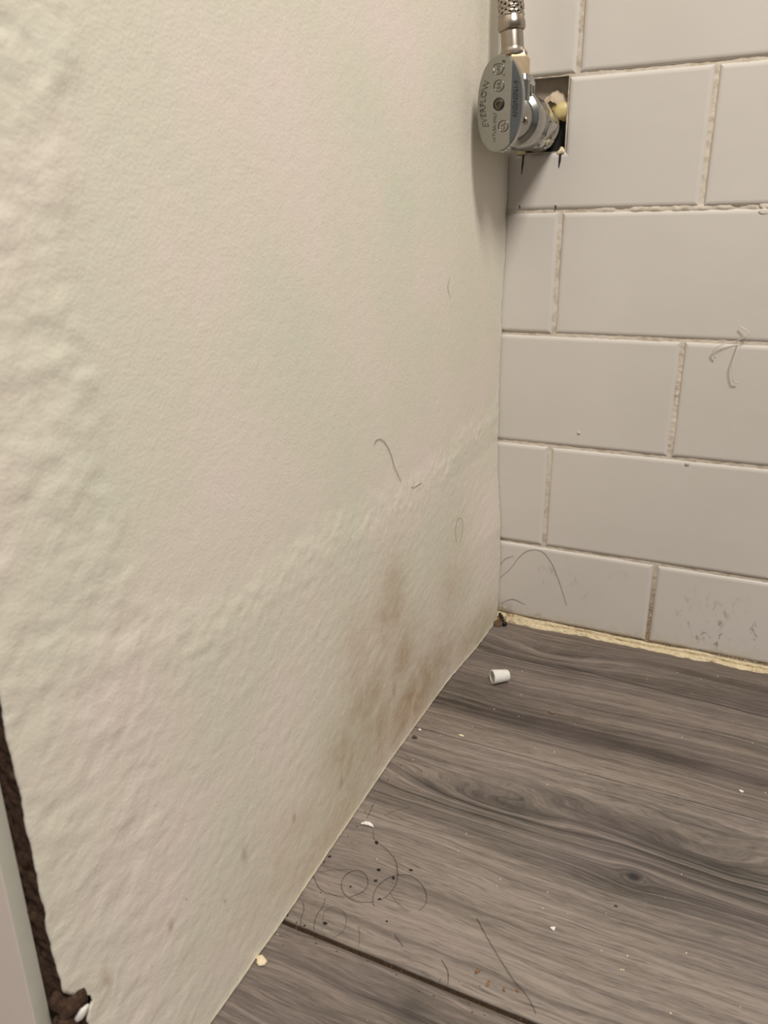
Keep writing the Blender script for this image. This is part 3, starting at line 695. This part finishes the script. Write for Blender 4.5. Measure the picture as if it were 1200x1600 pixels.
# dead black twist in the corner
q = catmull([(0.0055, -0.0032, 0.0062), (0.0075, -0.0048, 0.0052), (0.0090, -0.0068, 0.0042), (0.0108, -0.0090, 0.0026), (0.0128, -0.0112, 0.0016)], 6)
rr = [0.0010+0.00045*math.sin(i*1.3)+(0.0008 if i > len(q)-5 else 0) for i in range(len(q))]
tag(link('black_debris', tube(q, rr, 8), M['black']), 'black twisted scrap lying in the corner on the caulk', 'debris')
tag(link('dirt_clod', lump_me(0.0032, 51, 1.2, 1.0, 0.55, 3, 0.4), M['brown_bit']), 'brown clod of dirt in the corner at the panel foot', 'debris').location = (0.0072, -0.0105, 0.0012)

def flake(name, loc, size, mat, label, seed, rz=0.0, flat=0.28, sx=1.0, sy=0.7, cat='chip', group=None):
    o = link(name, lump_me(size, seed, sx, sy, flat, 2, 0.45), mat); o.location = (loc[0], loc[1], size*flat*0.9); o.rotation_euler = (0, 0, rz)
    tag(o, label, cat, group); return o
# crescent of white paint
P = np.zeros((13, 5, 3))
for i in range(13):
    s = i/12; a = -1.0+2.0*s; w = 0.0013*math.sin(math.pi*min(1, s*1.0+0.04))**0.6+0.0001
    for j in range(5):
        b = j/4-0.5; P[i, j] = (0.0034*math.sin(a*1.15)*1.15, 0.0022*math.cos(a*1.15)-0.0012+b*2*w*math.cos(a*0.6), 0.0006+0.0010*math.cos(b*3)*math.sin(math.pi*s)+0.0002*math.sin(i*2.1))
pc = link('paint_chip', grid_mesh(P), M['white_chip']); md = pc.modifiers.new('thick', 'SOLIDIFY'); md.thickness = 0.0004
tag(pc, 'white curled paint chip on the knotty plank near the panel', 'chip'); pc.location = (0.0100, -0.2470, 0.0); pc.rotation_euler = (0, 0, math.radians(2))
flake('plaster_chip', (0.0042, -0.3368), 0.0021, M['cream_chip'], 'cream chip beside the panel on the frontmost plank', 61, 0.4, 0.45, 1.0, 0.85)
flake('wood_crumb', (0.0036, -0.1690), 0.0016, M['brown_bit'], 'brown crumb below the seam, against the panel foot', 62, 0.2, 0.5)
flake('plaster_crumb', (0.0036, -0.1607), 0.0009, M['white_chip'], 'tiny white crumb at the panel end of the seam', 63, 0.2, 0.6)
flake('wood_splinter', (0.073, -0.1093), 0.0016, M['rust_bit'], 'golden brown splinter right of the plastic cap', 64, 0.1, 0.3, 1.2, 0.5, 'splinter')
flake('plaster_crumb', (0.1845, -0.1394), 0.0010, M['white_chip'], 'tiny white crumb far right on the plank by the wall', 65, 0.2, 0.5)
flake('plaster_crumb', (0.1123, -0.2693), 0.0011, M['white_chip'], 'white crumb below the knot on the middle plank', 66, 0.5, 0.4)
flake('plaster_crumb', (0.029, -0.1553), 0.0013, M['cream_chip'], 'pale smear of plaster on the seam near the panel', 67, 0.1, 0.25, 1.3, 0.6)
for (q, s, lb) in zip([(0.0892, -0.3028), (0.0946, -0.3067), (0.1012, -0.3063), (0.1061, -0.3046)], (0.0011, 0.0009, 0.0009, 0.0010),
                      ('leftmost rusty crumb above the front seam', 'rusty crumb second from left above the front seam', 'rusty crumb third from left above the front seam', 'rightmost rusty crumb, beside the long sweeping hair')):
    flake('rust_crumb', q, s, M['rust_bit'], lb, 70+int(q[0]*1000), q[0]*50, 0.4, 1.2, 0.6, 'crumb', 'rusty crumbs by the front seam')
GL = ['dark speck against the panel foot beside the short straight hair', 'dark speck against the panel foot, furthest up beside the hairs', 'dark speck at the left foot of the wide hair arch',
      'lone dark speck below the wide hair arch', 'dark speck above the ring, left of the long trailing hair', 'dark speck between the hair ring and the wide arch', 'dark speck inside the hair ring',
      'dark speck on the long hair just below the white chip', 'dark speck inside the faint lower hair loop', 'dark speck right of the short hair above the front seam', 'dark speck where the front seam meets the panel',
      'dark speck where the long hair crosses the arch', 'dark speck above the wide hair arch on its right']
for i, q in enumerate(DARK):
    flake('grit_speck', q, 0.0004+0.0005*((i*37) % 10)/10, M['black'], GL[i], 90+i, i*0.8, 0.5, 1.2, 0.8, 'grit', 'dark grit among the hairs')

# fine dust
parts = []; rd = random.Random(5)
def speck(px, py, s):
    bmv = [(px+s*math.cos(a+0.4), py+s*math.sin(a+0.4), 0.0) for a in (0, 1.6, 3.1, 4.7)]
    V = bmv + [(px+s*rd.uniform(-.3, .3), py+s*rd.uniform(-.3, .3), s*0.8)]
    return V, [(0, 1, 4), (1, 2, 4), (2, 3, 4), (3, 0, 4), (3, 2, 1, 0)]
def dust(n, mat, label, fn, smin, smax):
    V, Fc = join_geo([speck(*fn(), rd.uniform(smin, smax)) for _ in range(n)])
    tag(link('floor_dust', mesh(V, Fc, False), mat), label, 'dust', None, 'stuff')
dust(90, M['cream_chip'], 'fine pale dust specks scattered over the floor planks', lambda: (rd.uniform(0.003, 0.24), rd.uniform(-0.36, -0.012)), 0.00015, 0.00045)
dust(60, M['brown_bit'], 'fine brown grit along the panel foot and front seam', lambda: ((rd.uniform(0.004, 0.10), -0.3145+rd.gauss(0, 0.004)) if rd.random() < 0.5 else (0.004+abs(rd.gauss(0, 0.003)), rd.uniform(-0.33, -0.03))), 0.0002, 0.0006)

# hairs
def hair(pts3, r, mat, label, cat='hair', name='hair', group=None):
    q = catmull(pts3, 6); n_ = len(q)
    return tag(link(name, tube(q, [r*(0.55+0.45*math.sin(math.pi*(0.1+0.8*i/(n_-1)))) for i in range(n_)], 5), mat), label, cat, group)
HL = ['long dark hair trailing down from the white paint chip', 'dark hair curled in a full ring on the floor', 'dark hair bent in a wide arch right of the ring', 'dark hair coming out from the panel foot toward the ring',
      'short straight hair above the ring, near the panel', 'hair hanging below the ring toward the front seam', 'short hair by the panel just above the front seam', 'faint hair looped below the ring above the front seam',
      'short faint hair right of the lower loop', 'short hair piece under the wide arch', 'thin hair inside the wide arch', 'long hair sweeping to the front seam at the bottom of the view',
      'short kinked hair touching the front seam', 'short hair just above the white paint chip', 'faint hair right above the white paint chip']
FAINT = {4, 7, 8, 10, 14}
for i, h in enumerate(FLOOR_HAIRS):
    hair([(a, b, 0.0003+0.0006*math.sin(math.pi*j/(len(h)-1))) for j, (a, b) in enumerate(h)], 0.00011 if i not in FAINT else 0.00008, M['hair'] if i not in FAINT else M['hair_faint'], HL[i])
PLB = ['dark hooked hair stuck to the middle of the panel', 'short curved hair below the hooked hair on the panel', 'faint looped hair low on the panel near the wall', 'tiny faint hair high on the panel below the valve']
for i, h in enumerate(PANEL_HAIRS):
    A = np.array(h); dd = disp(A[:, 0], A[:, 1])
    hair([(float(d)+0.0004, a, b) for d, (a, b) in zip(dd, h)], 0.00012 if i < 2 else 0.00008, M['hair'] if i < 2 else M['hair_faint'], PLB[i])
TLB = ['long arched hair on the bottom tile beside the panel', 'short hair on the bottom tile left of the arched hair', 'short hair above the caulk in the tiled corner']
for i, h in enumerate(TILE_HAIRS): hair([(a, -0.0005, b) for a, b in h], 0.00012, M['hair_faint'], TLB[i])
fb = tag(empty('caulk_thread', (0.1481, 0.0, 0.2225)), 'frayed pale caulk thread hanging from a tile joint at right', 'thread')
for h in FIBRES:
    n_ = len(h)
    o = link('strand', tube(catmull([(a, -0.0004-0.0030*math.sin(math.pi*(0.15+0.7*j/(n_-1))), b) for j, (a, b) in enumerate(h)], 6), 0.00032, 6), M['fibre'], fb)
    o.matrix_parent_inverse = Matrix.Translation(-Vector(fb.location))
tag(link('plaster_smear', lump_me(0.0026, 78, 1.4, 0.16, 0.9, 4, 0.75), M['fibre']), 'pale chip of grout stuck on the tile joint at the right edge', 'grout').location = (0.1545, 0.0001, 0.2990)
for (q, s, lb) in [((0.0558, 0.1560), 0.0011, 'tiny speck on the third tile course from the floor'), ((0.1285, 0.1420), 0.0014, 'small grout crumb on the joint in the right half')]:
    tag(link('wall_speck', lump_me(s, 81, 1, 0.5, 0.9), M['fibre']), lb, 'speck').location = (q[0], -0.0002, q[1])
